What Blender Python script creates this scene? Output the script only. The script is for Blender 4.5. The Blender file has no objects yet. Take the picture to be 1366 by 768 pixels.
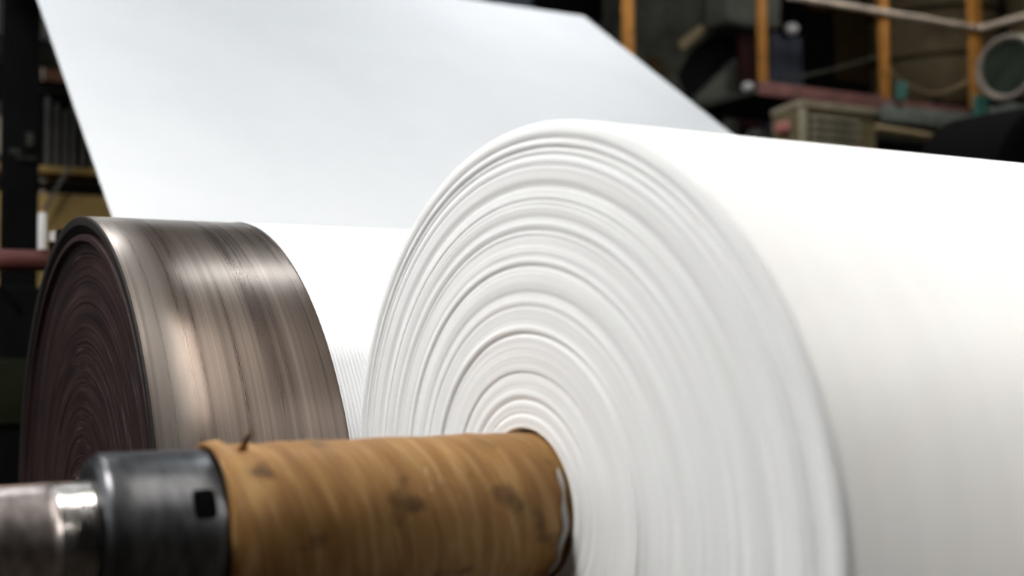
import bpy, bmesh, math, random
from mathutils import Vector, Matrix
random.seed(11)
PI = math.pi
COL = bpy.context.scene.collection
scene = bpy.context.scene

# ---------------------------------------------------------------- camera basis (work frame: camera at origin, floor below)
F, CX, CY = 1484.63, 434.01, 370.65
RIGHT = Vector((0.910545, -0.413409, 0.0))
DOWN = Vector((0.0208545, 0.0459327, -0.9987268))
FWD = Vector((0.4128827, 0.9093862, 0.0504453))
FLOOR = -2.1
ZCEIL = 6.5

def ray(px, py):
    return RIGHT * ((px - CX) / F) + DOWN * ((py - CY) / F) + FWD
def atY(px, py, Y):
    r = ray(px, py); return r * (Y / r.y)
def atX(px, py, X):
    r = ray(px, py); return r * (X / r.x)
def onaxis(px, py, yc, zc, R):
    r = ray(px, py); A = r.y**2 + r.z**2; B = -2*(r.y*yc + r.z*zc); C = yc*yc + zc*zc - R*R
    return r * ((-B - math.sqrt(max(0, B*B - 4*A*C))) / (2*A))

# ---------------------------------------------------------------- materials
class NT:
    def __init__(s, name):
        s.m = bpy.data.materials.new(name); s.m.use_nodes = True
        s.t = s.m.node_tree; s.b = s.t.nodes['Principled BSDF']
    def n(s, ty, **kw):
        nd = s.t.nodes.new(ty)
        for k, v in kw.items(): setattr(nd, k, v)
        return nd
    def l(s, a, b): s.t.links.new(a, b)
    def math(s, op, a, b=None, c=None, clamp=False):
        nd = s.n('ShaderNodeMath', operation=op); nd.use_clamp = clamp
        for i, v in enumerate((a, b, c)):
            if v is None: continue
            if isinstance(v, (int, float)): nd.inputs[i].default_value = v
            else: s.l(v, nd.inputs[i])
        return nd.outputs[0]
    def objxyz(s):
        tc = s.n('ShaderNodeTexCoord'); sp = s.n('ShaderNodeSeparateXYZ'); s.l(tc.outputs['Object'], sp.inputs[0])
        return tc.outputs['Object'], sp.outputs[0], sp.outputs[1], sp.outputs[2]
    def vec(s, x, y, z=0.0):
        c = s.n('ShaderNodeCombineXYZ')
        for i, v in enumerate((x, y, z)):
            if isinstance(v, (int, float)): c.inputs[i].default_value = v
            else: s.l(v, c.inputs[i])
        return c.outputs[0]
    def noise(s, vec, scale=5, detail=3, rough=.55, dist=0.0):
        nd = s.n('ShaderNodeTexNoise'); nd.inputs['Scale'].default_value = scale
        nd.inputs['Detail'].default_value = detail; nd.inputs['Roughness'].default_value = rough
        nd.inputs['Distortion'].default_value = dist
        if vec is not None: s.l(vec, nd.inputs['Vector'])
        return nd.outputs['Fac']
    def ramp(s, fac, stops):
        r = s.n('ShaderNodeValToRGB'); e = r.color_ramp.elements
        e[0].position = stops[0][0]; e[0].color = (*stops[0][1], 1)
        e[1].position = stops[-1][0]; e[1].color = (*stops[-1][1], 1)
        for p, c in stops[1:-1]:
            x = e.new(p); x.color = (*c, 1)
        s.l(fac, r.inputs[0]); return r.outputs[0]
    def mixc(s, fac, a, b, mode='MIX'):
        nd = s.n('ShaderNodeMix', data_type='RGBA', blend_type=mode)
        for i, v in ((0, fac), (6, a), (7, b)):
            if isinstance(v, (int, float)): nd.inputs[i].default_value = v
            elif isinstance(v, tuple): nd.inputs[i].default_value = (*v, 1)
            else: s.l(v, nd.inputs[i])
        return nd.outputs[2]
    def bump(s, h, strength=.3, dist=.01):
        nd = s.n('ShaderNodeBump'); nd.inputs['Strength'].default_value = strength
        nd.inputs['Distance'].default_value = dist
        s.l(h, nd.inputs['Height']); s.l(nd.outputs[0], s.b.inputs['Normal'])

def simple(name, col, rough=.6, metal=0.0, var=.35, scale=4.0, emit=None, bump=0):
    """paint or metal with broad dirt variation"""
    s = NT(name)
    if emit:
        s.b.inputs['Base Color'].default_value = (*col, 1)
        s.b.inputs['Emission Color'].default_value = (*col, 1); s.b.inputs['Emission Strength'].default_value = emit
        return s.m
    o, x, y, z = s.objxyz()
    f = s.noise(o, scale, 4, .6)
    dark = tuple(c * (1 - var) for c in col); light = tuple(min(1, c * (1 + var)) for c in col)
    s.l(s.ramp(f, [(.3, dark), (.7, light)]), s.b.inputs['Base Color'])
    s.b.inputs['Roughness'].default_value = rough; s.b.inputs['Metallic'].default_value = metal
    s.b.inputs['Specular IOR Level'].default_value = .12 if max(col) < .06 else .3
    if bump: s.bump(f, bump, .02)
    return s.m

def mat_roll_side():
    s = NT('white_paper_wound'); o, x, y, z = s.objxyz()
    n1 = s.noise(s.vec(x, 0.0, 0.0), 9, 3, .6)
    ang = s.math('ARCTAN2', y, z)
    n2 = s.noise(s.vec(s.math('MULTIPLY', x, 14), s.math('MULTIPLY', ang, .8)), 1.0, 3, .6)
    f = s.math('ADD', s.math('MULTIPLY', n1, .5), s.math('MULTIPLY', n2, .5))
    s.l(s.ramp(f, [(.3, (.84, .835, .82)), (.7, (.90, .895, .885))]), s.b.inputs['Base Color'])
    s.b.inputs['Roughness'].default_value = .55
    s.b.inputs['Specular IOR Level'].default_value = .25
    s.bump(f, .12, .01)
    return s.m

def mat_roll_face():
    s = NT('stacked_paper_edges'); o, x, y, z = s.objxyz()
    r = s.math('SQRT', s.math('ADD', s.math('MULTIPLY', y, y), s.math('MULTIPLY', z, z)))
    ang = s.math('ARCTAN2', y, z)
    n1 = s.noise(s.vec(s.math('MULTIPLY', r, 26), s.math('MULTIPLY', ang, .35)), 1, 4, .62)
    n2 = s.noise(s.vec(s.math('MULTIPLY', r, 120), s.math('MULTIPLY', ang, .6)), 1, 3, .6)
    f = s.math('ADD', s.math('MULTIPLY', n1, .65), s.math('MULTIPLY', n2, .35))
    s.l(s.ramp(f, [(.30, (.79, .785, .765)), (.5, (.86, .857, .845)), (.72, (.91, .908, .90))]), s.b.inputs['Base Color'])
    s.b.inputs['Roughness'].default_value = .7
    s.b.inputs['Specular IOR Level'].default_value = .15
    s.bump(f, .25, .006)
    return s.m

def mat_web(name, ribs):
    s = NT(name); o, x, y, z = s.objxyz()
    n = s.noise(o, 1.3, 2, .5)
    s.l(s.ramp(n, [(.3, (.785, .797, .81)), (.7, (.82, .83, .84))]), s.b.inputs['Base Color'])
    s.b.inputs['Roughness'].default_value = .5
    s.b.inputs['Specular IOR Level'].default_value = .3
    if ribs:
        w = s.math('SINE', s.math('MULTIPLY', x, ribs))
        s.bump(w, .35, .0035)
    return s.m

def mat_drum_shell():
    s = NT('brushed_brown_metal'); o, x, y, z = s.objxyz()
    ang = s.math('ARCTAN2', y, z)
    fine = s.noise(s.vec(s.math('MULTIPLY', x, 420), s.math('MULTIPLY', ang, .9)), 1, 3, .6)
    mid = s.noise(s.vec(s.math('MULTIPLY', x, 70), s.math('MULTIPLY', ang, .6)), 1, 1, .5)
    big = s.noise(s.vec(s.math('MULTIPLY', x, 13), s.math('MULTIPLY', ang, .7)), 1, 1, .5)
    f = s.math('ADD', s.math('ADD', s.math('MULTIPLY', fine, .3), s.math('MULTIPLY', mid, .35)), s.math('MULTIPLY', big, .35))
    col = s.ramp(f, [(.30, (.12, .09, .074)), (.5, (.215, .17, .143)), (.70, (.36, .29, .24))])
    worn = s.ramp(s.math('ADD', x, s.math('MULTIPLY', mid, .03)), [(.02, (0, 0, 0)), (.05, (.75, .75, .75)), (.10, (.6, .6, .6)), (.15, (0, 0, 0))])  # worn near edge; its highlight strip is painted into this lighter band
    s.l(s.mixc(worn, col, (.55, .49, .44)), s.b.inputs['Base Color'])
    s.b.inputs['Metallic'].default_value = .85
    s.l(s.math('ADD', .17, s.math('MULTIPLY', f, .24)), s.b.inputs['Roughness'])
    s.b.inputs['Anisotropic'].default_value = 0.0
    s.bump(fine, .04, .002)
    return s.m

def mat_drum_face():
    s = NT('dark_turned_iron'); o, x, y, z = s.objxyz()
    r = s.math('SQRT', s.math('ADD', s.math('MULTIPLY', y, y), s.math('MULTIPLY', z, z)))
    ang = s.math('ARCTAN2', y, z)
    n1 = s.noise(s.vec(s.math('MULTIPLY', r, 22), s.math('MULTIPLY', ang, 1.4)), 1, 4, .65)
    n2 = s.noise(s.vec(s.math('MULTIPLY', r, 95), s.math('MULTIPLY', ang, 2.6)), 1, 2, .5)
    c1 = s.ramp(n1, [(.3, (.007, .003, .0028)), (.52, (.021, .0095, .009)), (.75, (.042, .025, .022))])
    sc = s.ramp(n2, [(.64, (0, 0, 0)), (.74, (.07, .058, .055))])
    s.l(s.mixc(1.0, c1, sc, 'ADD'), s.b.inputs['Base Color'])
    s.b.inputs['Metallic'].default_value = 0; s.b.inputs['Roughness'].default_value = .55; s.b.inputs['Specular IOR Level'].default_value = .15
    s.bump(s.math('ADD', n1, s.math('MULTIPLY', n2, .5)), .35, .006)
    return s.m

def mat_kraft():
    s = NT('worn_brown_wrap'); o, x, y, z = s.objxyz()
    ang = s.math('ARCTAN2', y, z)
    sk = s.math('ADD', x, s.math('MULTIPLY', ang, .035))
    n1 = s.noise(s.vec(s.math('MULTIPLY', sk, 34), s.math('MULTIPLY', ang, .7)), 1, 4, .6)
    n2 = s.noise(s.vec(s.math('MULTIPLY', sk, 150), s.math('MULTIPLY', ang, 1.0)), 1, 2, .5)
    f = s.math('ADD', s.math('MULTIPLY', n1, .75), s.math('MULTIPLY', n2, .25))
    c = s.ramp(f, [(.28, (.19, .088, .027)), (.5, (.32, .165, .055)), (.74, (.52, .33, .14))])
    stain = s.noise(s.vec(s.math('MULTIPLY', x, 8), s.math('MULTIPLY', ang, 1.5), 3.3), 1.3, 2, .5)
    c2 = s.mixc(s.ramp(stain, [(.60, (0, 0, 0)), (.74, (.75, .75, .75))]), c, (.05, .028, .014))
    s.l(c2, s.b.inputs['Base Color'])
    s.b.inputs['Roughness'].default_value = .5
    s.b.inputs['Specular IOR Level'].default_value = .2
    s.bump(f, .2, .006)
    return s.m

def mat_steel(name, col, rough, fx=60, metal=1.0):
    s = NT(name); o, x, y, z = s.objxyz()
    ang = s.math('ARCTAN2', y, z)
    n = s.noise(s.vec(s.math('MULTIPLY', x, fx), s.math('MULTIPLY', ang, 2.0)), 1, 4, .6)
    s.l(s.ramp(n, [(.3, tuple(c*.6 for c in col)), (.7, tuple(c*1.3 for c in col))]), s.b.inputs['Base Color'])
    s.b.inputs['Metallic'].default_value = metal
    s.l(s.math('ADD', rough - .08, s.math('MULTIPLY', n, .16)), s.b.inputs['Roughness'])
    if metal < .5: s.b.inputs['Specular IOR Level'].default_value = .15
    s.bump(n, .1, .003)
    return s.m

M = {}
M['roll_side'] = mat_roll_side(); M['roll_face'] = mat_roll_face()
M['web'] = mat_web('white_paper_sheet', 520.0)
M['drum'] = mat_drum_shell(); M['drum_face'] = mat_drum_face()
M['rim'] = mat_steel('dark_rim_iron', (.018, .014, .013), .6, 30, .1)
M['kraft'] = mat_kraft()
M['journal'] = mat_steel('oiled_dark_steel', (.115, .115, .12), .36, 40)
M['shaft'] = mat_steel('brown_tinged_steel', (.42, .37, .35), .34, 40)
M['thread'] = mat_steel('polished_thread_steel', (.42, .40, .38), .24, 20)
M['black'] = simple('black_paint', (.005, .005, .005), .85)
M['hole'] = simple('oily_black', (.002, .002, .002), .9)
M['tornwhite'] = simple('torn_white_paper', (.88, .86, .83), .6, var=.1)
M['dkgrey'] = simple('dark_grey_green_iron', (.055, .056, .044), .6, var=.5, scale=2.5)
M['grey'] = simple('grey_green_paint', (.11, .11, .092), .6, var=.3)
M['orange'] = simple('orange_brown_paint', (.46, .20, .042), .55, var=.35)
M['railbeige'] = simple('dusty_beige_pipe', (.72, .60, .48), .55, var=.3)
M['redbeam'] = simple('dull_red_paint', (.22, .10, .09), .6, var=.3)
M['redpipe'] = simple('dark_red_pipe_paint', (.11, .035, .032), .4, var=.3)
M['teal'] = simple('teal_paint', (.06, .18, .15), .5, var=.4)
M['tealgrey'] = simple('teal_grey_paint', (.19, .21, .18), .6, var=.35)
M['olive'] = simple('olive_beige_paint', (.22, .18, .095), .55, var=.25)
M['olivelt'] = simple('pale_dusty_beige', (.42, .37, .26), .6, var=.25)
M['flange'] = simple('dull_flange_grey', (.26, .22, .18), .6, var=.3)
M['slot'] = simple('dark_slot', (.02, .017, .012), .8)
M['brown'] = simple('brown_rust_plate', (.34, .255, .145), .7, var=.4, scale=1.2)
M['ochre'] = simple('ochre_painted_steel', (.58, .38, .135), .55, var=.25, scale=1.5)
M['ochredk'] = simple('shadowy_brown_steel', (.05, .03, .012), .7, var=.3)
M['bluegrey'] = simple('blue_grey_paint', (.26, .32, .38), .5, var=.15)
M['bluedk'] = simple('dark_blue_grey_paint', (.075, .08, .11), .5, var=.25)
M['greendk'] = simple('dark_green_paint', (.022, .026, .012), .6, var=.3)
M['greenblk'] = simple('blackish_green_paint', (.028, .037, .027), .6, var=.3)
M['white'] = simple('white_enamel', (.75, .72, .70), .35, var=.08)
M['pink'] = simple('faded_pink_plastic', (.45, .17, .15), .5, var=.1)
M['rust'] = simple('rusty_brown', (.11, .045, .02), .7, var=.4)
M['greybar'] = simple('worn_grey_bar', (.16, .15, .135), .6, var=.3)
M['wall'] = simple('sooty_plaster', (.018, .015, .012), .85, var=.5, scale=.6)
M['walllt'] = simple('dusty_plaster', (.07, .068, .062), .85, var=.2, scale=.6)
M['concrete'] = simple('oily_concrete', (.030, .023, .018), .7, var=.4, scale=1.0)
M['lamp'] = simple('lamp_diffuser', (1.0, .985, .96), emit=26.0)
M['lampcool'] = simple('cool_lamp_diffuser', (.95, .975, 1.0), emit=14.0)
M['fillcool'] = simple('cool_fill_glow', (.95, .975, 1.0), emit=26.0)
M['lampblue'] = simple('blue_white_diffuser', (.84, .94, 1.0), emit=40.0)
M['fillfront'] = simple('front_fill_glow', (1.0, .975, .94), emit=106.0)
M['fillleft'] = simple('left_fill_glow', (1.0, .985, .96), emit=59.0)
M['tube'] = simple('added_tube_glow', (1.0, .97, .92), emit=55.0)
M['panefill'] = simple('pane_fill_glow', (.86, .93, 1.0), emit=3.0)

# ---------------------------------------------------------------- geometry helpers (all coordinates in the work frame)
def link(name, bm, mat, parent=None, origin=(0, 0, 0), smooth=True, label=None, mats=None):
    origin = Vector(origin)
    bmesh.ops.translate(bm, verts=bm.verts, vec=-origin)
    bmesh.ops.recalc_face_normals(bm, faces=bm.faces)
    me = bpy.data.meshes.new(name); bm.to_mesh(me); bm.free()
    for m in (mats or [mat]): me.materials.append(m)
    if smooth:
        me.polygons.foreach_set('use_smooth', [True] * len(me.polygons))
        try: me.set_sharp_from_angle(angle=math.radians(35))
        except Exception: pass
    o = bpy.data.objects.new(name, me); COL.objects.link(o)
    if parent is not None:
        base = parent
        off = Vector((0, 0, 0))
        while base is not None: off += base.location; base = base.parent
        o.parent = parent; o.location = origin - off
    else: o.location = origin
    if label: o['label'] = label
    return o
def empty(name, loc, label, cat, group=None):
    o = bpy.data.objects.new(name, None); COL.objects.link(o); o.location = loc
    o.empty_display_size = .1
    return tag(o, label, cat, group)
def tag(o, label, cat, group=None):
    o['label'] = label; o['category'] = cat
    if group: o['group'] = group
    return o
def struct(o): o['kind'] = 'structure'; return o

def box(bm, x0, y0, z0, x1, y1, z1, bev=0.0):
    r = bmesh.ops.create_cube(bm, size=1.0)
    vs = r['verts']
    bmesh.ops.scale(bm, verts=vs, vec=(abs(x1-x0), abs(y1-y0), abs(z1-z0)))
    bmesh.ops.translate(bm, verts=vs, vec=((x0+x1)/2, (y0+y1)/2, (z0+z1)/2))
    if bev:
        es = list({e for v in vs for e in v.link_edges})
        bmesh.ops.bevel(bm, geom=es, offset=bev, segments=2, affect='EDGES', profile=.6)
    return bm
def BX(*a, **k): return box(bmesh.new(), *a, **k)

def lathe(bm, prof, c, axis='X', seg=96, closed=False, matfn=None, wob=None):
    """prof: list of (t, r) along axis through c; wob(t_index, angle)->extra radius"""
    rings = []
    for i, (t, r) in enumerate(prof):
        ring = []
        if r < 1e-6:
            p = {'X': (t, c[1], c[2]), 'Y': (c[0], t, c[2]), 'Z': (c[0], c[1], t)}[axis]
            ring = [bm.verts.new(p)]
        else:
            for k in range(seg):
                a = 2*PI*k/seg; rr = r + (wob(i, a) if wob else 0)
                u, v = rr*math.cos(a), rr*math.sin(a)
                p = {'X': (t, c[1]+u, c[2]+v), 'Y': (c[0]+u, t, c[2]+v), 'Z': (c[0]+u, c[1]+v, t)}[axis]
                ring.append(bm.verts.new(p))
        rings.append(ring)
    n = len(rings)
    for i in range(n if closed else n-1):
        A, B = rings[i], rings[(i+1) % n]
        mi = matfn(i) if matfn else 0
        for k in range(seg):
            k2 = (k+1) % seg
            if len(A) == 1 and len(B) == 1: continue
            if len(A) == 1: f = bm.faces.new((A[0], B[k], B[k2]))
            elif len(B) == 1: f = bm.faces.new((A[k], B[0], A[k2]))
            else: f = bm.faces.new((A[k], B[k], B[k2], A[k2]))
            f.material_index = mi
    return bm

def tube(bm, pts, r, seg=12):
    pts = [Vector(p) for p in pts]; rings = []
    up = Vector((0, 0, 1))
    for i, p in enumerate(pts):
        t = (pts[min(i+1, len(pts)-1)] - pts[max(i-1, 0)]).normalized()
        ref = up if abs(t.dot(up)) < .95 else Vector((1, 0, 0))
        a = t.cross(ref).normalized(); b = t.cross(a)
        rings.append([bm.verts.new(p + a*r*math.cos(2*PI*k/seg) + b*r*math.sin(2*PI*k/seg)) for k in range(seg)])
    for A, B in zip(rings, rings[1:]):
        for k in range(seg): bm.faces.new((A[k], A[(k+1) % seg], B[(k+1) % seg], B[k]))
    bm.faces.new(rings[0]); bm.faces.new(rings[-1][::-1])
    return bm
def TB(pts, r, seg=12): return tube(bmesh.new(), pts, r, seg)

def prism(poly, y0, y1, bev=.012):
    """poly: list of (x,z), extruded in y"""
    bm = bmesh.new()
    a = [bm.verts.new((x, y0, z)) for x, z in poly]; b = [bm.verts.new((x, y1, z)) for x, z in poly]
    bm.faces.new(a); bm.faces.new(b[::-1])
    n = len(poly)
    for i in range(n): bm.faces.new((a[i], b[i], b[(i+1) % n], a[(i+1) % n]))
    bmesh.ops.recalc_face_normals(bm, faces=bm.faces)
    if bev: bmesh.ops.bevel(bm, geom=list(bm.edges), offset=bev, segments=2, affect='EDGES')
    return bm
def pxprism(pp, Y, dy, bev=.012):
    return prism([(atY(x, y, Y).x, atY(x, y, Y).z) for x, y in pp], Y, Y+dy, bev)
def pxbox(x0, y0, x1, y1, Y, dy, z0=None, bev=.012):
    A = atY(x0, y0, Y); B = atY(x1, y1, Y)
    return BX(A.x, Y, B.z if z0 is None else z0, B.x, Y+dy, A.z, bev=bev)

# ================================================================= the machine in front
RY, RZ, RR = 1.95893, -0.35636, 0.80          # wound roll
DY, DZ, DR = 3.82996, -0.69872, 1.1000        # reel drum
XF, XE = 1.348, 6.90                          # paper edges
SY, SZ = RY, RZ

# --- big white roll --------------------------------------------------------
def roll_profile():
    marks = {.785: .0025, .762: .0015, .743: .007, .728: .002, .706: .0015, .665: .0015, .636: .003, .572: .0015, .50: .0028, .415: .0018, .357: .0060, .274: .0025, .219: .002, .19: .0015}
    prof = []
    rin, rout = .1585, RR
    prof.append((XE, rin)); prof.append((XF + .02, rin))
    prof.append((XF + .004, rin)); prof.append((XF, rin + .004))
    n = 300; off = 0.0; tgt = 0.0
    rnd = random.Random(5)
    for i in range(n+1):
        r = rin + .006 + (rout - .022 - rin - .006) * i / n
        if rnd.random() < .16: tgt = rnd.uniform(-.0028, .0028)
        off += (tgt - off) * .22
        g = 0.0
        for m, d in marks.items():
            g += d * math.exp(-((r - m) / .0035)**2)
            g -= .35 * d * math.exp(-((r - m - .011) / .007)**2)
        prof.append((XF + off + g + rnd.uniform(-.00045, .00045), r))
    rb = .018
    for k in range(1, 9):
        a = k/8*PI/2
        prof.append((XF + rb - rb*math.cos(a), rout - rb + rb*math.sin(a)))
    nf = len(prof) - 1
    for k in range(1, 25): prof.append((XF + rb + (XE - XF - rb)*k/24, rout))
    return prof, nf
pr, nf = roll_profile()
bm = lathe(bmesh.new(), pr, (0, RY, RZ), 'X', 288, closed=True, matfn=lambda i: 0 if 2 <= i < nf - 4 else 1)
roll = link('paper_roll', bm, None, origin=(XF, RY, RZ), mats=[M['roll_face'], M['roll_side']])
tag(roll, 'huge white paper roll with ringed end face, wound on the brown spool', 'paper roll')

# --- spool carrying the roll ----------------------------------------------
sp = empty('reel_spool', (0.9, SY, SZ - .15), 'horizontal spool through the white roll, brown wrapped core with dark steel journal and threaded shaft', 'spool')
rc = .1515
def wobf(i, a): return .0012*math.sin(3*a + i*.7) + .0008*math.sin(7*a + i*1.9)
prof = [(.668, .1475), (.652, .1490), (.646, .1545), (.650, .1580), (.660, .1590), (.672, .1580), (.684, .1550), (.70, .1537)]
for k in range(1, 30): prof.append((.70 + (XF - .05 - .70)*k/29, .1535 - .0012*k/29 + (.0004 if k % 3 else -.0004)))
prof += [(XF + .02, .1512), (XE + .6, .1512), (XE + .6, .1475)]
core = link('wrapped_core', lathe(bmesh.new(), prof, (0, SY, SZ), 'X', 144, closed=True,
            wob=lambda i, a: wobf(i, a) * (2.2 if i < 8 else 1.0) if i > 0 else 0), M['kraft'], sp, (1.0, SY, SZ), label='brown wrapped cylinder of the spool')
# a loose torn scrap standing up at the left lip of the wrap
bm = bmesh.new(); base = onaxis(300, 590, SY, SZ, .1545)
apex = SY - .052
ang0 = math.radians(100)
rows = []
for k in range(7):
    t = k/6; w = .012*(1 - t*.75)
    a = math.radians(112) - t*.03
    cy, cz = SY + (.155 + .042*t)*math.cos(a), SZ + (.155 + .042*t)*math.sin(a)
    x = .700 + .018*t*t
    rows.append([bm.verts.new((x - w, cy, cz)), bm.verts.new((x + w*.6, cy - .003, cz + .001))])
for A, B in zip(rows, rows[1:]): bm.faces.new((A[0], A[1], B[1], B[0]))
bmesh.ops.solidify(bm, geom=list(bm.faces), thickness=.0015)
link('torn_scrap', bm, M['kraft'], sp, (.7, SY, SZ + .15), label='small torn scrap sticking up')
# pale tape smudge pair on the wrap
def patch(x0, x1, a0, a1, r, th=.0012, nx=6, na=12, edge=None):
    bm = bmesh.new(); g = []
    for i in range(nx+1):
        row = []
        for j in range(na+1):
            a = a0 + (a1-a0)*j/na; t = i/nx
            X0, X1 = (x0, x1) if edge is None else edge(j/na)
            row.append(bm.verts.new((X0 + (X1-X0)*t, SY + r*math.cos(a), SZ + r*math.sin(a))))
        g.append(row)
    for i in range(nx):
        for j in range(na): bm.faces.new((g[i][j], g[i+1][j], g[i+1][j+1], g[i][j+1]))
    bmesh.ops.solidify(bm, geom=list(bm.faces), thickness=th)
    return bm
def angof(p): return math.atan2(p.z - SZ, p.y - SY)
for (xa, xb) in ((566, 574), (579, 589)):
    A = onaxis(xa, 626, SY, SZ, rc); B = onaxis(xb, 656, SY, SZ, rc)
    a0, a1 = angof(A) % (2*PI), angof(B) % (2*PI)
    link('tape_mark', patch(A.x, B.x + .002, a0, a1, .1550, edge=lambda t, A=A, B=B: (A.x + .004*abs(t-.5), B.x + .002 - .005*abs(t-.5))),
         simple('pale_tape', (.72, .56, .36), .5, var=.25, scale=60), sp, (A.x, SY, SZ), label='small pale tape mark')
# torn white ring of paper where the wrap meets the roll
A = onaxis(722, 625, SY, SZ, .152); B = onaxis(738, 745, SY, SZ, .152)
a0 = angof(A) % (2*PI); a1 = (PI + 1.0)
ed = lambda t: (XF - .008 - .013*math.sin(PI*min(1, t))**.6 - .003*math.sin(t*23), XF - .008 + .003*math.sin(t*17))
link('torn_paper_edge', patch(0, 0, a0, a1, .1545, th=.002, nx=3, na=40, edge=ed), M['tornwhite'], sp, (XF, SY, SZ), label='torn white paper edge around the core')

jr = .147
prof = [(.436, .0), (.436, .118), (.4365, .128), (.440, .138), (.447, .1445), (.456, jr), (.50, jr), (.60, jr), (.640, jr), (.648, jr - .003), (.652, jr - .006), (.668, jr - .006), (.668, 0)]
jn = link('steel_journal', lathe(bmesh.new(), prof, (0, SY, SZ), 'X', 128), M['journal'], sp, (.55, SY, SZ), label='dark steel journal collar')
A = onaxis(255, 654, SY, SZ, jr); B = onaxis(291, 691, SY, SZ, jr)
a0, a1 = angof(A) % (2*PI), angof(B) % (2*PI)
link('keyway', patch(A.x, B.x, a0, a1, jr + .0012, th=.006, edge=lambda t, A=A, B=B: (A.x + .006*(2*t-1)**6, B.x - .006*(2*t-1)**6)), M['hole'], jn, ((A.x+B.x)/2, SY, SZ), label='small black square keyway')
prof = [(-.62, 0), (-.62, .0985), (.345, .0985), (.352, .1000), (.366, .1005), (.370, .0985)]
sh = link('plain_shaft', lathe(bmesh.new(), prof + [(.370, 0)], (0, SY, SZ), 'X', 96), M['shaft'], sp, (.3, SY, SZ), label='narrow steel shaft')
prof = [(.370, 0)]
N = 7; x0, x1 = .371, .434
for k in range(N*8 + 1):
    t = k/(N*8); prof.append((x0 + (x1-x0)*t, .1005 + .0022*(1 - abs(math.cos(PI*N*t))**1.6) - .0008))
prof += [(.438, .099), (.438, 0)]
link('thread', lathe(bmesh.new(), prof, (0, SY, SZ), 'X', 96), M['thread'], sh, (.4, SY, SZ), label='bright ribbed thread')
prof = [(XE + .6, 0), (XE + .6, .14), (XE + .9, .14), (XE + .9, 0)]
link('far_journal', lathe(bmesh.new(), prof, (0, SY, SZ), 'X', 64), M['journal'], sp, (XE + .7, SY, SZ))

def bearing_stand(x0, x1, yc, zc, r, name, label, cat, group):
    t = empty(name, ((x0+x1)/2, yc, FLOOR), label, cat, group)
    bm = prism([(yc - .45, FLOOR), (yc + .45, FLOOR), (yc + .28, zc - r - .10), (yc - .28, zc - r - .10)], x0, x1, .01)
    for v in bm.verts: v.co = Vector((v.co.y, v.co.x, v.co.z))
    link('pedestal', bm, M['dkgrey'], t, ((x0+x1)/2, yc, FLOOR))
    lathe_p = [(x0 + .02, r + .002), (x0 + .02, r + .085), (x1 - .02, r + .085), (x1 - .02, r + .002)]
    link('bearing_housing', lathe(bmesh.new(), lathe_p, (0, yc, zc), 'X', 64, closed=True), M['grey'], t, ((x0+x1)/2, yc, zc))
    return t
bearing_stand(-.58, -.36, SY, SZ, .0985, 'bearing_stand', 'grey pedestal bearing under the threaded end of the spool shaft', 'bearing stand', None)
bearing_stand(XE + .65, XE + .87, SY, SZ, .14, 'bearing_stand', 'grey pedestal bearing under the far journal of the roll spool', 'bearing stand', None)

# --- reel drum -------------------------------------------------------------
X0 = .788
dr = empty('reel_drum', (3.9, DY, DZ - DR), 'large brushed brown metal reel drum with a dark ringed end face', 'drum')
prof = [(X0 + .030, DR - .055), (X0 + .004, DR - .030), (X0 + .001, DR - .010), (X0 + .002, DR - .004), (X0 + .008, DR)]
for k in range(1, 41): prof.append((X0 + .008 + (7.5 - X0)*k/40, DR))
prof += [(7.52, DR - .02), (7.50, DR - .055)]
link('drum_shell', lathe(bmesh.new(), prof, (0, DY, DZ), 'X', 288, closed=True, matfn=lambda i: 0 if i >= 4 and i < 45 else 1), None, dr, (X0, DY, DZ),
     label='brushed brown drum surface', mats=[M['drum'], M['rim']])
rnd = random.Random(3)
prof = [(X0 + .06, DR - .056), (X0 + .022, DR - .058), (X0 + .010, DR - .064), (X0 + .010, DR - .082), (X0 + .022, DR - .088)]
n = 150
for i in range(n):
    r = DR - .092 - (DR - .092 - .235)*i/n
    prof.append((X0 + .030 + .012*math.sin(PI*min(1, i/20)/2) + rnd.uniform(-.0014, .0014), r))
prof += [(X0 + .03, .225), (X0 + .01, .215), (X0 + .01, .203), (X0 + .06, .203)]
link('end_disc', lathe(bmesh.new(), prof, (0, DY, DZ), 'X', 240, closed=False), M['drum_face'], dr, (X0, DY, DZ), label='dark red-brown ringed end disc')
link('drum_journal', lathe(bmesh.new(), [(.30, 0), (.30, .19), (.31, .20), (X0 + .06, .20), (X0 + .06, 0)], (0, DY, DZ), 'X', 64), M['rust'], dr, (.6, DY, DZ))
link('drum_journal', lathe(bmesh.new(), [(7.4, 0), (7.4, .20), (8.0, .20), (8.0, 0)], (0, DY, DZ), 'X', 64), M['rust'], dr, (7.7, DY, DZ))
bearing_stand(.30, .50, DY, DZ, .20, 'bearing_stand', 'grey pedestal bearing under the near journal of the reel drum', 'bearing stand', None)
bearing_stand(7.75, 7.95, DY, DZ, .20, 'bearing_stand', 'grey pedestal bearing under the far journal of the reel drum', 'bearing stand', None)

# --- paper web: wraps the drum, passes under a guide roller, climbs to the lead roller and runs back ---
slope = (2.34735 - .61654)/(7.86815 - 5.62781)
th = math.atan(slope)
tdir = Vector((math.cos(th), math.sin(th)))                   # in (y,z)
P0 = Vector((5.62781, .61654))
rw = DR + .0035
GR = .070                                                     # guide roller above the sheet
LR = .150                                                     # lead roller below the sheet
ztop = DZ + rw
# guide roller centre: tangent above horizontal run z=ztop and above-left of the incline line
nrm = Vector((-math.sin(th), math.cos(th)))                   # upward normal of incline
gz = ztop + GR
# (P0 + s*tdir + nrm*GR).z = gz
s_ = (gz - P0.y - nrm.y*GR)/tdir.y
g = P0 + tdir*s_ + nrm*GR
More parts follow.
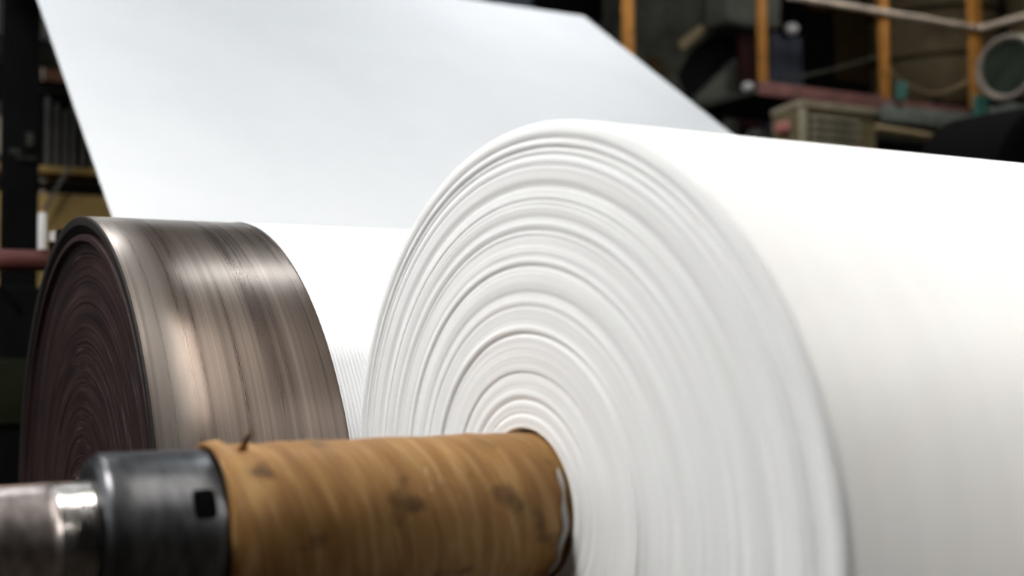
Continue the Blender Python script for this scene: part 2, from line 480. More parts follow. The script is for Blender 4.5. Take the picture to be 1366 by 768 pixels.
# lead roller centre below line; crest point near y=8.94
LY = 8.93
s2 = (LY - P0.x)/tdir.x
lt = P0 + tdir*s2; lc = lt - nrm*LR
path = []
a_n = math.atan2(RZ - DZ, RY - DY)                            # direction drum -> roll (nip)
a_n = a_n % (2*PI)
for k in range(61):
    a = (a_n + .01) + (PI/2 - (a_n + .01))*k/60
    path.append((DY + rw*math.cos(a), DZ + rw*math.sin(a)))
for k in range(1, 5): path.append((DY + (g.x - DY)*k/4, ztop))
for k in range(1, 9):
    a = -PI/2 + th*k/8; path.append((g.x + GR*math.cos(a), g.y + GR*math.sin(a)))
for k in range(1, 20):
    q = (P0 + tdir*s_) * (1 - k/20) + lt*(k/20); path.append((q.x, q.y))
for k in range(0, 9):
    a = (PI/2 + th) * (1 - k/8) + (PI/2)*(k/8); path.append((lc.x + LR*math.cos(a), lc.y + LR*math.sin(a)))
BYR = 12.2
for k in range(1, 5): path.append((lc.x + (BYR - lc.x)*k/4, lc.y + LR))
for k in range(1, 9):
    a = PI/2 - PI*.55*k/8; path.append((BYR + LR*math.cos(a), lc.y + LR*math.sin(a)))
bm = bmesh.new(); rows = []
nx = 40
for (yy, zz) in path: rows.append([bm.verts.new((XF + (XE - XF)*i/nx, yy, zz)) for i in range(nx+1)])
for A, B in zip(rows, rows[1:]):
    for i in range(nx): bm.faces.new((A[i], A[i+1], B[i+1], B[i]))
bmesh.ops.recalc_face_normals(bm, faces=bm.faces)
up = sum((f.normal.z for f in bm.faces))
bmesh.ops.solidify(bm, geom=list(bm.faces), thickness=.0015 if up > 0 else -.0015)
web = link('paper_web', bm, M['web'], origin=(XF, g.x, ztop))
tag(web, 'wide white paper sheet slanting down from the top behind the drum and wrapping over it', 'paper sheet')

def roller(name, yc, zc, r, label, xa=XF - .18, xb=XE + .18):
    t = empty(name, ((xa+xb)/2, yc, zc - r), label, 'roller')
    link('roller_shell', lathe(bmesh.new(), [(xa + .12, 0), (xa + .12, r - .01), (xa + .13, r - .002), (xb - .13, r - .002), (xb - .12, r - .01), (xb - .12, 0)], (0, yc, zc), 'X', 64), M['dkgrey'], t, (xa, yc, zc))
    for s in (0, 1):
        a, b = ((xa - .15, xa + .12), (xb - .12, xb + .15))[s]
        link('roller_journal', lathe(bmesh.new(), [(a, 0), (a, r*.35), (b, r*.35), (b, 0)], (0, yc, zc), 'X', 32), M['black'], t, (a, yc, zc))
    return t
roller('guide_roller', g.x, g.y, GR, 'thin dark guide roller pressing on the sheet behind the drum')
roller('lead_roller', lc.x, lc.y, LR, 'dark lead roller carrying the top bend of the paper sheet')
roller('return_roller', BYR, lc.y, LR, 'dark roller at the far rear end of the paper sheet')
# side frames that carry those rollers
def side_frame(x0, x1, label):
    t = empty('roller_frame', ((x0+x1)/2, 9.0, FLOOR), label, 'machine frame')
    def beam(nm, poly):
        bm = prism(poly, x0, x1, .008)
        for v in bm.verts: v.co = Vector((v.co.y, v.co.x, v.co.z))
        link(nm, bm, M['black'], t, ((x0+x1)/2, poly[0][0], poly[0][1]))
    return t, beam
t, beam = side_frame(XE + .21, XE + .33, 'black side frame carrying the far ends of the sheet rollers')
beam('upright', [(lc.x - .12, FLOOR), (lc.x + .12, FLOOR), (lc.x + .12, lc.y + .02), (lc.x - .12, lc.y + .02)])
beam('upright', [(BYR - .12, FLOOR), (BYR + .12, FLOOR), (BYR + .12, lc.y + .02), (BYR - .12, lc.y + .02)])
beam('upright', [(g.x - .05, FLOOR), (g.x + .12, FLOOR), (g.x + .12, g.y + .02), (g.x - .05, g.y + .02)])
t, beam = side_frame(XF - .33, XF - .21, 'black side frame carrying the near ends of the sheet rollers')
HI = 6.3
beam('hanger', [(lc.x - .06, lc.y - .05), (lc.x + .06, lc.y - .05), (lc.x + .06, HI), (lc.x - .06, HI)])
beam('hanger', [(BYR - .12, lc.y - .05), (BYR + .12, lc.y - .05), (BYR + .12, HI), (BYR - .12, HI)])
beam('upright', [(g.x - .03, FLOOR), (g.x + .05, FLOOR), (g.x + .05, g.y + .02), (g.x - .03, g.y + .02)])

# ================================================================= background, left
Yc = 10.0
A = atY(8, 150, Yc); B = atY(53, 150, Yc)
t = empty('steel_column', ((A.x+B.x)/2, Yc + .15, FLOOR), 'tall black steel column left of the slanting sheet', 'column')
bm = BX(A.x, Yc, FLOOR, B.x, Yc + .03, 3.12); box(bm, A.x, Yc + .27, FLOOR, B.x, Yc + .30, 3.12); box(bm, (A.x+B.x)/2 - .02, Yc + .03, FLOOR, (A.x+B.x)/2 + .02, Yc + .27, 3.12)
link('column_shaft', bm, M['black'], t, ((A.x+B.x)/2, Yc + .15, FLOOR), smooth=False)
for (xx0, yy0, xx1, yy1, mm) in ((14, 198, 28, 205, 'dkgrey'), (20, 208, 50, 213, 'dkgrey'), (36, 176, 45, 194, 'dkgrey')):
    link('column_cap', BX(A.x - .03, Yc - .02, 3.12, B.x + .03, Yc + .32, 3.15), M['black'], t, (A.x, Yc, 3.12), smooth=False) if yy0 == 198 else None
    link('cable_clip', pxbox(xx0, yy0, xx1, yy1, Yc - .03, .035, bev=.004), M[mm], t, atY(xx0, yy0, Yc), smooth=False)
# ochre guard housing
Yo = 11.5
t = empty('machine_guard', (atY(60, 300, Yo).x, Yo + .3, FLOOR), 'ochre painted machine guard between the black column and the sheet edge', 'machine guard')
link('lower_panel', pxbox(-60, 251, 200, 400, Yo, .6, z0=FLOOR, bev=.03), M['ochre'], t, atY(60, 260, Yo))
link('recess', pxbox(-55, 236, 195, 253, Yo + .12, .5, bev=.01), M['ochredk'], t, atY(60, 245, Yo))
link('top_beam', pxbox(-60, 213, 200, 238, Yo - .02, .6, bev=.03), M['ochre'], t, atY(60, 220, Yo))
o = link('drive_rod', TB([atY(99, 216, Yo - .1), atY(80, 245, Yo - .1), atY(58, 282, Yo - .1)], .018), M['greybar'], t, atY(80, 245, Yo), label='thin grey slanted rod')
# rack of vertical grey bars above it
Yr = 12.0
zt = atY(60, 212, Yo).z
t = empty('bar_rack', (atY(100, 210, Yr).x, Yr, zt), 'dark rack of upright grey bars standing above the ochre guard', 'rack')
link('back_plate', pxbox(40, 105, 160, 214, Yr + .06, .06, z0=zt, bev=.01), M['black'], t, atY(100, 200, Yr))
for i, x in enumerate((62, 74, 86, 97, 110, 122, 134)):
    link('bar', pxbox(x, 128 + (i % 3)*9, x + 4.5, 206, Yr - .02, .07, z0=zt + .01, bev=.01), M['greybar'], t, atY(x, 206, Yr))
for (x0, y0, x1, y1) in ((55, 118, 100, 124), (60, 150, 118, 154)):
    link('cross_bar', pxbox(x0, y0, x1, y1, Yr - .04, .03, bev=.005), M['dkgrey'], t, atY(x0, y0, Yr))
Yp = 12.95
o = link('vertical_pipe', TB([Vector((atY(60, 108, Yp).x, Yp, FLOOR)), atY(60, 108, Yp), atY(58, 30, Yp), atY(57, -160, Yp)], .035), M['railbeige'], origin=atY(60, 108, Yp)); tag(o, 'thin pale pipe with a small rust-brown junction box rising beside the black column', 'pipe')
link('junction_box', pxbox(60, 84, 86, 112, Yp - .12, .14, bev=.01), M['rust'], o, atY(76, 112, Yp), label='small rust-brown box')
# leftmost strip: a pale panel beyond the column
Yk = 12.8
t = empty('wall_cabinet', (atY(0, 200, Yk).x, Yk, atY(0, 212, Yk).z), 'pale grey panel seen at the far left edge beyond the black column', 'cabinet')
link('cabinet_body', pxbox(-70, 128, 14, 212, Yk, .3, bev=.02), M['greybar'], t, atY(0, 212, Yk))
link('door', pxbox(-66, 150, 10, 206, Yk - .02, .02, bev=.006), M['railbeige'], t, atY(0, 206, Yk))
# red pipe along the machine
Yq = 6.4
za = atY(30, 333, Yq).z; zb = atY(30, 361, Yq).z; rp = (za - zb)/2
t = empty('red_pipe', (-1.5, Yq, zb), 'dull dark red horizontal pipe behind the left side of the drum', 'pipe')
xe = atY(88, 345, Yq).x
link('pipe_body', lathe(bmesh.new(), [(-6.5, 0), (-6.5, rp), (xe + .1, rp), (xe + .1, 0)], (0, Yq, (za+zb)/2), 'X', 48), M['redpipe'], t, (0, Yq, (za+zb)/2))
link('flange', lathe(bmesh.new(), [(xe + .1, 0), (xe + .1, rp + .03), (xe + .14, rp + .03), (xe + .14, 0)], (0, Yq, (za+zb)/2), 'X', 48), M['redpipe'], t, (xe, Yq, (za+zb)/2))
for x in (-5, -2.5):
    link('pipe_stand', BX(x - .06, Yq - .06, FLOOR, x + .06, Yq + .06, zb + .02), M['black'], t, (x, Yq, FLOOR))
link('pipe_stand', BX(xe - .02, Yq - .05, FLOOR, xe + .06, Yq + .05, zb + .02), M['black'], t, (xe - .2, Yq, FLOOR))
o = link('white_post', pxbox(53, 283, 62, 333, Yq - .04, .06, bev=.008), M['tornwhite'], origin=atY(57, 332, Yq)); tag(o, 'short white post standing on the red pipe', 'post')
t = empty('pipe_valve', atY(72, 333, Yq), 'tiny white capped valve just left of the drum top', 'valve')
v = atY(72, 333, Yq)
link('valve_stem', lathe(bmesh.new(), [(za - .02, 0), (za - .02, .03), (atY(72, 322, Yq).z, .03), (atY(72, 322, Yq).z, 0)], (v.x, v.y, 0), 'Z', 24), M['black'], t, v)
link('valve_cap', lathe(bmesh.new(), [(atY(72, 322, Yq).z, 0), (atY(72, 322, Yq).z, .034), (atY(72, 311, Yq).z, .034), (atY(72, 309, Yq).z, .02), (atY(72, 309, Yq).z, 0)], (v.x, v.y, 0), 'Z', 24), M['white'], t, v)
# dark machine bed below the pipe, with a green panel
Yg = 8.2
t = empty('machine_bed', (-1, Yg + .5, FLOOR), 'black machine bed with a dark green panel below the red pipe', 'machine')
link('bed_block', pxbox(-600, 372, 150, 800, Yg + .05, 1.0, z0=FLOOR, bev=.03), M['black'], t, atY(-200, 600, Yg))
link('green_panel', pxbox(-320, 482, 80, 564, Yg, .06, bev=.02), M['greendk'], t, atY(0, 560, Yg), label='dark green panel')
link('conduit', TB([atY(0, 380, Yg), atY(14, 398, Yg - .03), atY(26, 412, Yg)], .02), M['hole'], t, atY(10, 395, Yg))

# ================================================================= background, right
# steel walkway with its railing, turning a corner towards the camera
YW = 9.5
zdeck = atY(1100, 128, YW).z
XC = atY(1303, 60, YW).x
zb0 = atY(1240, 170, YW).z
t = empty('steel_walkway', (XC - 2, YW + .5, FLOOR), 'raised steel walkway with dull red edge turning a corner behind the roll', 'walkway')
xl = atY(1010, 120, YW).x
link('deck', BX(xl, YW, zdeck - .06, XC + 1.6, YW + 1.3, zdeck), M['dkgrey'], t, (xl, YW, zdeck))
link('deck', BX(XC, 5.5, zdeck - .062, XC + 1.6, YW, zdeck - .002), M['dkgrey'], t, (XC, YW, zdeck))
xm = atY(1172, 130, YW).x
link('edge_beam', BX(xl, YW - .05, zdeck - .09, xm, YW, zdeck + .07, bev=.01), M['redbeam'], t, (xl, YW, zdeck), label='dull red edge beam')
link('toe_board', BX(xm, YW - .04, zdeck - .02, XC, YW, zdeck + .06, bev=.01), M['redbeam'], t, (xm, YW, zdeck))
link('fascia_beam', BX(xm, YW - .09, zb0, XC - .02, YW - .01, zdeck - .03, bev=.01), M['tealgrey'], t, (xm, YW, zdeck), label='grey-green fascia beam')
link('toe_board', BX(XC - .04, 5.5, zdeck - .04, XC, YW, zdeck + .06, bev=.01), M['tealgrey'], t, (XC, YW, zdeck))
for x, y in ((xl + .4, YW + 1.1), (xm, YW + 1.1), (XC + 1.3, YW + 1.1), (XC + 1.4, 5.8), (xm, YW + .3)):
    link('walkway_leg', BX(x - .08, y - .08, FLOOR, x + .08, y + .08, zdeck - .05), M['black'], t, (x, y, FLOOR))
tr = empty('guard_railing', (XC - 2, YW, zdeck), 'walkway railing with orange-brown posts and beige rail along the top right', 'railing')
RM = 'M'
zr1 = atY(1180, 19, YW).z
zr2 = zr1 + .75
posts = [(1018, .045), (1180, .055), (1302, .095)]
for px, w in posts:
    c = atY(px, 70, YW)
    top = zr2 + .1
    link('post', BX(c.x - w, YW - .03, zdeck - .02, c.x + w, YW + .05, top, bev=.008), M['orange'], tr, (c.x, YW, zdeck), label='orange-brown post')
xr = atY(1048, 3, YW).x
link('mid_rail', TB([(xr, YW - .055, zr1), (XC, YW - .055, zr1)], .038, 16), M['railbeige'], tr, (xr, YW, zr1), label='beige rail')
link('mid_rail', TB([(XC - .03, YW - .055, zr1), (XC - .03, 5.6, zr1)], .038, 16), M['railbeige'], tr, (XC, YW, zr1), label='beige rail')
link('top_rail', TB([(xl, YW, zr2 + .1), (XC, YW, zr2 + .1), (XC, 5.6, zr2 + .1)], .038, 16), M['railbeige'], tr, (XC, YW, zr2))
for yy in (7.6, 5.65):
    link('post', BX(XC - .05, yy - .05, zdeck - .02, XC + .05, yy + .05, zr2 + .1, bev=.008), M['orange'], tr, (XC, yy, zdeck), label='orange-brown post')
for (px, y0, y1, w) in ((1200, 113, 137, .07), (1306, 132, 160, .12)):
    c = atY(px, (y0+y1)/2, YW - .1)
    o = link('beam_clamp', BX(c.x - w, YW - .16, atY(px, y1, YW).z, c.x + w, YW - .092, atY(px, y0, YW).z, bev=.02), M['teal'], origin=c)
    tag(o, 'small teal clamp on the walkway beam beside the %s' % ('narrower right-hand post' if px < 1250 else 'thick corner post'), 'clamp')
c = atY(1176, 158, YW - .2)
o = link('service_pipe', TB([atY(1150, 168, YW - .25), atY(1230, 181, YW - .25), atY(1345, 197, YW - .25)], .05, 16), M['brown'], origin=c)
tag(o, 'brown pipe running under the grey-green walkway beam', 'pipe')
c = atY(838, 60, YW)
o = link('orange_post', BX(c.x - .05, YW - .05, FLOOR, c.x + .05, YW + .05, ZCEIL, bev=.01), M['orange'], origin=(c.x, YW, FLOOR)); tag(o, 'tall orange-brown post just right of the sheet crest', 'post')
# hanging cable
pts = []
for k in range(13):
    q = k/12; pts.append(atY(1182 + 118*q, 88 + 30*4*q*(1-q) + 12*q, YW + .07))
o = link('hanging_cable', TB(pts, .016), M['brown'], origin=pts[0]); tag(o, 'thin slack cable sagging between the two right-hand posts', 'cable')
pts = [atY(1018 + 162*k/8, 109 - 37*k/8 + 5*math.sin(PI*k/8), YW + .065) for k in range(9)]
o = link('slanted_cable', TB(pts, .014), M['dkgrey'], origin=pts[0]); tag(o, 'thin dark cable slanting up behind the railing', 'cable')

# big brown tank behind the railing
Yt = 12.6
c = atY(1238, 60, Yt); zbt = atY(1238, 138, Yt).z; zdk = zdeck
tk = empty('storage_tank', (c.x, Yt, FLOOR), 'big rounded brown tank behind the railing', 'tank')
rt = (atY(1300, 60, Yt).x - atY(1182, 60, Yt).x)/2
prof = [(zbt - .25, 0), (zbt - .22, rt*.45), (zbt - .08, rt*.78), (zbt + .15, rt*.95), (zbt + .45, rt), (zbt + 2.4, rt), (zbt + 2.7, rt*.7), (zbt + 2.8, 0)]
link('tank_shell', lathe(bmesh.new(), prof, (c.x, Yt, 0), 'Z', 64), M['brown'], tk, (c.x, Yt, zbt))
for zz in (zbt + .55, zbt + 1.3):
    link('tank_band', lathe(bmesh.new(), [(zz, rt + .001), (zz, rt + .03), (zz + .07, rt + .03), (zz + .07, rt + .001)], (c.x, Yt, 0), 'Z', 64, closed=True), M['ochredk'], tk, (c.x, Yt, zz))
for k in range(4):
    a = PI/4 + k*PI/2; x, y = c.x + rt*.7*math.cos(a), Yt + rt*.7*math.sin(a)
    link('tank_leg', BX(x - .06, y - .06, FLOOR, x + .06, y + .06, zbt + .25), M['black'], tk, (x, y, FLOOR))
# second brown tank at right, between corner post and the duct
c = atY(1405, 0, 10.6)
tk = empty('storage_tank', (c.x, 10.6, FLOOR), 'dim brown tank at the upper right edge behind the round duct', 'tank')
link('tank_shell', lathe(bmesh.new(), [(FLOOR, 0), (FLOOR, .95), (5.4, .95), (5.8, .6), (5.9, 0)], (c.x + .6, 10.6, 0), 'Z', 64), M['brown'], tk, (c.x, 10.6, FLOOR))
link('tank_band', lathe(bmesh.new(), [(3.9, .951), (3.9, .98), (4.0, .98), (4.0, .951)], (c.x + .6, 10.6, 0), 'Z', 64, closed=True), M['ochredk'], tk, (c.x, 10.6, 3.9))
# tall machine between the posts left of it
Yb = 12.2
t = empty('dark_cabinet', (atY(1120, 60, Yb).x, Yb + .4, FLOOR), 'tall very dark cabinet behind the railing left of the brown tank', 'cabinet')
link('cabinet_body', pxbox(1074, -60, 1165, 200, Yb, .8, z0=FLOOR, bev=.02), M['black'], t, atY(1120, 200, Yb))
link('cabinet_door', pxbox(1112, -40, 1160, 112, Yb - .02, .02, bev=.006), M['ochredk'], t, atY(1135, 112, Yb))
link('rust_plate', pxbox(1078, -30, 1106, 14, Yb - .03, .03, bev=.005), M['rust'], t, atY(1090, 10, Yb), label='small rusty plate')
t = empty('blue_panel', (atY(1050, 60, 11.2).x, 11.35, FLOOR), 'dark blue-grey control panel behind the short orange post', 'control panel')
link('panel_body', pxbox(1029, 42, 1074, 200, 11.2, .3, z0=FLOOR, bev=.02), M['bluedk'], t, atY(1050, 100, 11.2))
link('panel_door', pxbox(1034, 50, 1069, 116, 11.18, .02, bev=.006), M['bluedk'], t, atY(1050, 110, 11.2))

# dark machine standing just right of the sheet edge
Ym = 11.2
cx = atY(915, 100, Ym)
t = empty('press_machine', (cx.x, Ym + .4, FLOOR), 'dark grey-green machine with slanted arm right of the sheet edge', 'machine')
link('machine_body', pxprism([(849, -70), (958, -70), (960, 42), (925, 66), (905, 100), (935, 176), (935, 230), (880, 230), (849, 120)], Ym, .7, .02), M['dkgrey'], t, atY(900, 100, Ym))
A = atY(880, 228, Ym); B = atY(985, 228, Ym)
link('machine_base', BX(A.x, Ym + .02, FLOOR, B.x, Ym + .68, A.z + .05, bev=.02), M['dkgrey'], t, (cx.x, Ym, FLOOR))
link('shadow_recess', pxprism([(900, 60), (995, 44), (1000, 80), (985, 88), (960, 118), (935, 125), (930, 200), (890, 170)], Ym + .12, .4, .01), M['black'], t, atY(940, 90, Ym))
link('slanted_gusset', pxprism([(987, 76), (989, 232), (926, 232), (934, 128)], Ym - .06, .16, .01), M['grey'], t, atY(970, 150, Ym), label='paler slanted gusset plate')
Ymb = Ym - .35
link('head_box', pxprism([(966, -60), (1044, -60), (1042, 36), (1020, 40), (968, 28)], Ymb, .5, .02), M['grey'], t, atY(1000, 10, Ymb), label='grey box-shaped head')
link('worn_strip', pxprism([(906, 56), (936, 32), (942, 40), (912, 66)], Ym - .03, .04, .005), M['brown'], t, atY(920, 50, Ym), label='rusty worn strip')
link('base_block', pxprism([(862, 72), (880, 76), (895, 104), (868, 92)], Ym - .02, .04, .005), M['ochredk'], t, atY(880, 90, Ym))
# reddish post behind the gusset
o = link('red_post', BX(atY(990, 100, 10.9).x, 10.9, FLOOR, atY(1016, 100, 10.9).x, 11.0, atY(1000, 46, 10.9).z, bev=.01), simple('deep_red_paint', (.022, .006, .006), .6), origin=atY(997, 100, 10.6))
tag(o, 'very dark red post right of the slanted gusset plate', 'post')
# round white caps
for (px, py, w, h, Y, lab) in ((1055, 39, 10, 8, 11.08, 'bright white round lamp cap under the beige rail'), (997, 116, 8, 7, 10.8, 'small white round cap beside the slanted gusset plate'), (1010, 178, 14, 8, 10.8, 'white rounded cap just above the top of the roll')):
    c = atY(px, py, Y); s = w/F*c.dot(FWD)
    t = empty('bulkhead_lamp', c, lab, 'lamp')
    prof = [(Y - s*1.0, 0), (Y - s*.92, s*.45), (Y - s*.6, s*.85), (Y - .1*s, s), (Y + .3*s, s*.9), (Y + .35*s, 0)]
    bm = lathe(bmesh.new(), prof, (c.x, 0, c.z), 'Y', 32)
    for v in bm.verts: v.co.z = c.z + (v.co.z - c.z)*h/w
    link('cap_dome', bm, M['white'], t, c)
    link('cap_stem', TB([(c.x, Y + .3*s, c.z), (c.x, Y + .11, c.z)], s*.3), M['black'], t, c)

# louvred cabinet: corner towards the camera
Yl = 8.6
K = atY(1066, 160, Yl)                       # near vertical edge (x,y)
zt = atY(1066, 133, Yl).z
Rr = atY(1168, 160, Yl).x - K.x
t = empty('louvred_cabinet', (K.x + Rr/2, Yl + .3, FLOOR), 'olive beige louvred cabinet below the walkway, just above the roll', 'cabinet')
zl = zt - 1.35
def lcb(nm, x0, y0, z0, x1, y1, z1, m, bev=.01, **k): return link(nm, BX(x0, y0, z0, x1, y1, z1, bev=bev), M[m], t, (x0, y0, z0), **k)
# left return face: swung back by a prism
ang = Vector((atY(1029, 150, Yl + .55).x, Yl + .55))
bm = prism([(K.x, Yl), (K.x + Rr, Yl), (K.x + Rr, Yl + .6), (ang.x, ang.y)], zl, zt - .06, .01)
for v in bm.verts: v.co = Vector((v.co.x, v.co.z, v.co.y))
link('cabinet_body', bm, M['olive'], t, (K.x, Yl, zl))
bm = prism([(K.x - .02, Yl - .03), (K.x + Rr + .03, Yl - .03), (K.x + Rr + .03, Yl + .62), (ang.x - .02, ang.y)], zt - .07, zt, .01)
for v in bm.verts: v.co = Vector((v.co.x, v.co.z, v.co.y))
link('cabinet_lid', bm, M['olivelt'], t, (K.x, Yl, zt), label='pale dusty lid')
lcb('corner_strip', K.x - .005, Yl - .025, zl, K.x + .10, Yl, zt - .08, 'olivelt')
lcb('louver_recess', K.x + .14, Yl - .012, zl + .1, K.x + Rr*.72, Yl, zt - .13, 'slot', .003)
for i in range(12):
    z = zt - .18 - i*.088
    if z < zl + .12: break
    bm = BX(K.x + .15, Yl - .07, z - .018, K.x + Rr*.71, Yl - .005, z + .018, bev=.004)
    link('louver_slat', bm, M['olivelt'], t, (K.x, Yl, z))
for i in range(5):
    z = zt - .22 - i*.11
    lcb('hinge_tab', K.x + Rr*.745, Yl - .03, z - .03, K.x + Rr*.79, Yl, z + .02, 'pink' if i in (2, 3) else 'olivelt', .005)
lcb('cabinet_plinth', ang.x + .12, Yl + .03, FLOOR, K.x + Rr - .03, Yl + .5, zl, 'dkgrey')
c = atY(1041, 172, Yl + .3)
o = link('warning_light', lathe(bmesh.new(), [(c.y - .14, 0), (c.y - .13, .05), (c.y - .06, .075), (c.y + .02, .075), (c.y + .02, 0)], (c.x, 0, c.z), 'Y', 24), M['pink'], t, c, label='small pink round lamp')

# round duct mouth and black housing at the right edge
Yd = 8.3
c = atY(1346, 90, Yd); r1 = 45/F*c.dot(FWD)
t = empty('round_duct', (c.x + .4, Yd, FLOOR), 'round duct mouth with pale flange and blackish green inside at the right edge', 'duct')
xd = c.x
prof = [(xd - .02, r1*.80), (xd - .06, r1*.83), (xd - .07, r1*.9), (xd - .05, r1*.97), (xd, r1), (xd + .35, r1*1.02), (xd + .35, r1*.8)]
link('flange', lathe(bmesh.new(), prof, (0, Yd, c.z), 'X', 72, closed=True), M['flange'], t, c, label='pale flange ring')
prof = [(xd - .01, 0), (xd - .01, r1*.79), (xd + .3, r1*.79), (xd + .36, r1*.95), (xd + 1.0, r1*.95), (xd + 1.0, 0)]
link('duct_body', lathe(bmesh.new(), prof, (0, Yd, c.z), 'X', 72), M['greenblk'], t, c)
link('duct_stand', BX(xd + .6, Yd - .12, FLOOR, xd + .8, Yd + .12, c.z - r1*.85), M['black'], t, (c.x, Yd, FLOOR))
Yh = 7.4
c = atY(1400, 262, Yh); r1 = 124/F*c.dot(FWD)
t = empty('motor_housing', (c.x, Yh + .4, FLOOR), 'black rounded housing at the right edge just above the roll', 'housing')
prof = [(Yh - .1, 0), (Yh - .1, r1*.85), (Yh - .04, r1*.96), (Yh + .05, r1), (Yh + .85, r1), (Yh + .9, r1*.94), (Yh + .9, 0)]
link('housing_shell', lathe(bmesh.new(), prof, (c.x, 0, c.z), 'Y', 72), M['hole'], t, c)
link('housing_foot', BX(c.x - .5, Yh + .1, FLOOR, c.x + .5, Yh + .75, c.z - r1*.6), M['black'], t, (c.x, Yh, FLOOR))
# black skirt machine low behind the roll (dark band under the walkway)
t = empty('machine_hood', (9.5, 11.3, FLOOR), 'long black hood under the walkway behind the roll', 'machine')
zz = atY(1200, 178, 11.0).z
link('hood_body', BX(atY(1168, 170, 11.05).x, 11.05, FLOOR, 16.0, 11.9, zz, bev=.03), M['black'], t, (9.5, 11.05, FLOOR))
link('hood_lip', BX(atY(1168, 170, 11.05).x, 11.0, zz - .12, 16.0, 11.05, zz - .02, bev=.01), M['dkgrey'], t, (9.5, 11.0, zz))
# blue-grey duct above the crest of the sheet
Yv = 13.6
t = empty('ventilation_duct', (atY(670, 0, Yv).x, Yv + .3, atY(670, 16, Yv).z), 'blue-grey duct glimpsed over the top edge of the sheet', 'duct')
link('duct_body', pxbox(430, -130, 724, 30, Yv, .7, bev=.04), M['bluegrey'], t, atY(640, 0, Yv))
link('duct_flange', pxbox(716, -140, 730, 34, Yv - .04, .78, bev=.01), M['dkgrey'], t, atY(720, 0, Yv))
for x in (480, 700):
    q = atY(x, -125, Yv); link('duct_hanger', BX(q.x - .02, Yv + .3, q.z, q.x + .02, Yv + .34, 6.5), M['black'], t, q)
# dim machine beyond the crest, between duct and first orange post
t = empty('gear_cabinet', (atY(780, 20, 12.9).x, 13.2, FLOOR), 'dim dark cabinet between the sheet crest and the first orange post', 'cabinet')
link('cabinet_body', pxbox(742, -80, 828, 110, 12.9, .6, z0=FLOOR, bev=.02), M['black'], t, atY(780, 100, 12.9))
link('grey_ledge', pxbox(778, 26, 828, 34, 12.8, .12, bev=.01), M['bluedk'], t, atY(800, 30, 12.8))

# ================================================================= room
XL, XR, YF, YB, ZC = -7.0, 21.0, -6.5, 15.5, 6.5
struct(link('floor', BX(XL - .2, YF - .2, FLOOR - .2, XR + .2, YB + .2, FLOOR), M['concrete'], smooth=False))
struct(link('ceiling', BX(XL - .2, YF - .2, ZC, XR + .2, YB + .2, ZC + .2), M['walllt'], smooth=False))
struct(link('wall_back', BX(XL - .2, YB, FLOOR, XR + .2, YB + .2, ZC), M['wall'], smooth=False))
struct(link('wall_front', BX(XL - .2, YF - .2, FLOOR, XR + .2, YF, ZC), M['wall'], smooth=False))
struct(link('wall_right', BX(XR, YF, FLOOR, XR + .2, YB, ZC), M['wall'], smooth=False))
bm = BX(XL - .2, YF, FLOOR, XL, YB, 0.6); box(bm, XL - .2, YF, 4.6, XL, YB, ZC)
ys = [(2.2, 5.2), (6.2, 9.2), (10.2, 13.2)]
yprev = YF
for a, b in ys: box(bm, XL - .2, yprev, .6, XL, a, 4.6); yprev = b
box(bm, XL - .2, yprev, .6, XL, YB, 4.6)
struct(link('wall_left', bm, M['walllt'], smooth=False))
for i, (a, b) in enumerate(ys):
    w = struct(link('fill_window_%d' % (i+1), BX(XL - .12, a, .6, XL - .10, b, 4.6), M['panefill'], smooth=False))  # glowing panes added as side light for the roll face
    bm = bmesh.new()
    for k in range(5): yy = a + (b-a)*k/4; box(bm, XL - .09, yy - .03, .6, XL - .04, yy + .03, 4.6)
    for k in range(5): zz = .6 + 4.0*k/4; box(bm, XL - .088, a, zz - .03, XL - .042, b, zz + .03)
    link('fill_window_frame', bm, M['dkgrey'], w, (XL, a, .6), smooth=False)

def lamp(x, y, z, lx, ly, mat, label):
    t = empty('unseen_lamp', (x, y, z), label, 'lamp', None)  # hangs out of view; several are added to balance the light
    bm = bmesh.new()
    v = [bm.verts.new((x + sx*lx/2, y + sy*ly/2, z)) for sx, sy in ((-1, -1), (1, -1), (1, 1), (-1, 1))]
    w = [bm.verts.new((x + sx*lx*.35, y + sy*ly*.35, z + .16)) for sx, sy in ((-1, -1), (1, -1), (1, 1), (-1, 1))]
    for k in range(4): bm.faces.new((v[k], v[(k+1) % 4], w[(k+1) % 4], w[k]))
    bm.faces.new(w); bm.faces.new(v)
    link('lamp_housing', bm, M['grey'], t, (x, y, z), smooth=False)
    link('diffuser', BX(x - lx*.48, y - ly*.48, z - .02, x + lx*.48, y + ly*.48, z - .004), M[mat], t, (x, y, z), smooth=False)
    link('suspension_rod', TB([(x, y, z + .15), (x, y, ZC)], .012), M['black'], t, (x, y, z))
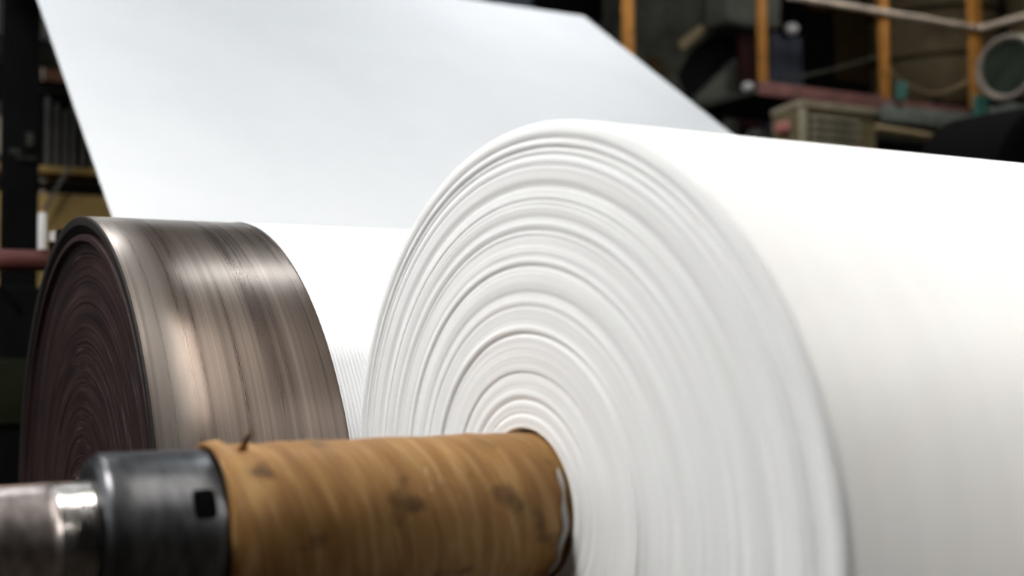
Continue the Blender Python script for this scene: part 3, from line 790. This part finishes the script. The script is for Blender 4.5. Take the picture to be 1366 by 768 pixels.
for args in (
    (-2.2, 2.6, 4.2, 2.2, 1.0, 'fillleft', 'added unseen lamp high to the left, lighting the roll face'),  # put in to light the roll face from the left
    (5.4, -1.2, 2.7, 1.6, .9, 'fillfront', 'added unseen lamp low in front, brightening the side of the roll'),  # extra source that brightens the camera side of the roll
    (6.0, 1.6, 3.6, 1.8, .5, 'lamp', 'wide hanging lamp straight above the far half of the roll'),
    (3.4, 5.1, 5.4, 1.4, .22, 'lampblue', 'cool hanging lamp high above the foot of the slanting sheet'),
    (6.2, 7.6, 6.0, 2.6, .7, 'fillcool', 'added unseen cool lamp brightening the far top corner of the slanting sheet'),  # added so the upper sheet is as bright as its foot
    (-0.3, 7.8, 6.0, 2.6, .8, 'fillcool', 'added unseen cool lamp brightening the near top corner of the slanting sheet'),  # second added source for the upper sheet
    (11.5, 7.8, 5.8, 1.6, .5, 'lamp', 'added unseen lamp brightening the raised walkway and background'),  # added to lift the dim background on the right
    ):
    lamp(*args)

a, b = Vector((1.80, 2.2, 4.8)), Vector((2.45, -2.0, 4.8))
t = empty('added_tube_lamp', (a+b)/2, 'added unseen tube lamp giving the drum edge its highlight strip', 'lamp')  # added to make the highlight strip on the drum's near edge
link('glass_tube', TB([a, b], .055, 16), M['tube'], t, (a+b)/2)
up = Vector((0, 0, .10))
link('lamp_housing', TB([a + up, b + up], .04, 4), M['grey'], t, (a+b)/2 + up)
for q in (.1, .9):
    p = a.lerp(b, q); link('suspension_rod', TB([p + up, Vector((p.x, p.y, ZC - .003))], .01), M['black'], t, p)

# ================================================================= world, camera, view
w = bpy.data.worlds.new('World'); scene.world = w; w.use_nodes = True
w.node_tree.nodes['Background'].inputs[0].default_value = (.5, .6, .7, 1); w.node_tree.nodes['Background'].inputs[1].default_value = .3
cam = bpy.data.cameras.new('Camera'); co = bpy.data.objects.new('Camera', cam); COL.objects.link(co)
R = Matrix((RIGHT, -DOWN, -FWD)).transposed().to_4x4()
co.matrix_world = R
cam.sensor_width = 36.0; cam.sensor_fit = 'HORIZONTAL'; cam.lens = F/1366*36
cam.shift_x = (683 - CX)/1366; cam.shift_y = (CY - 384)/1366
cam.clip_start = .05; cam.clip_end = 100
cam.dof.use_dof = True; cam.dof.focus_distance = 3.15; cam.dof.aperture_fstop = 1.18
scene.camera = co
for o in list(COL.objects):
    if o.parent is None: o.location.z -= FLOOR            # floor ends up at z = 0
scene.view_settings.view_transform = 'Standard'; scene.view_settings.look = 'None'
scene.view_settings.gamma = 1.0; scene.view_settings.use_curve_mapping = False
scene.view_settings.exposure = 0.0
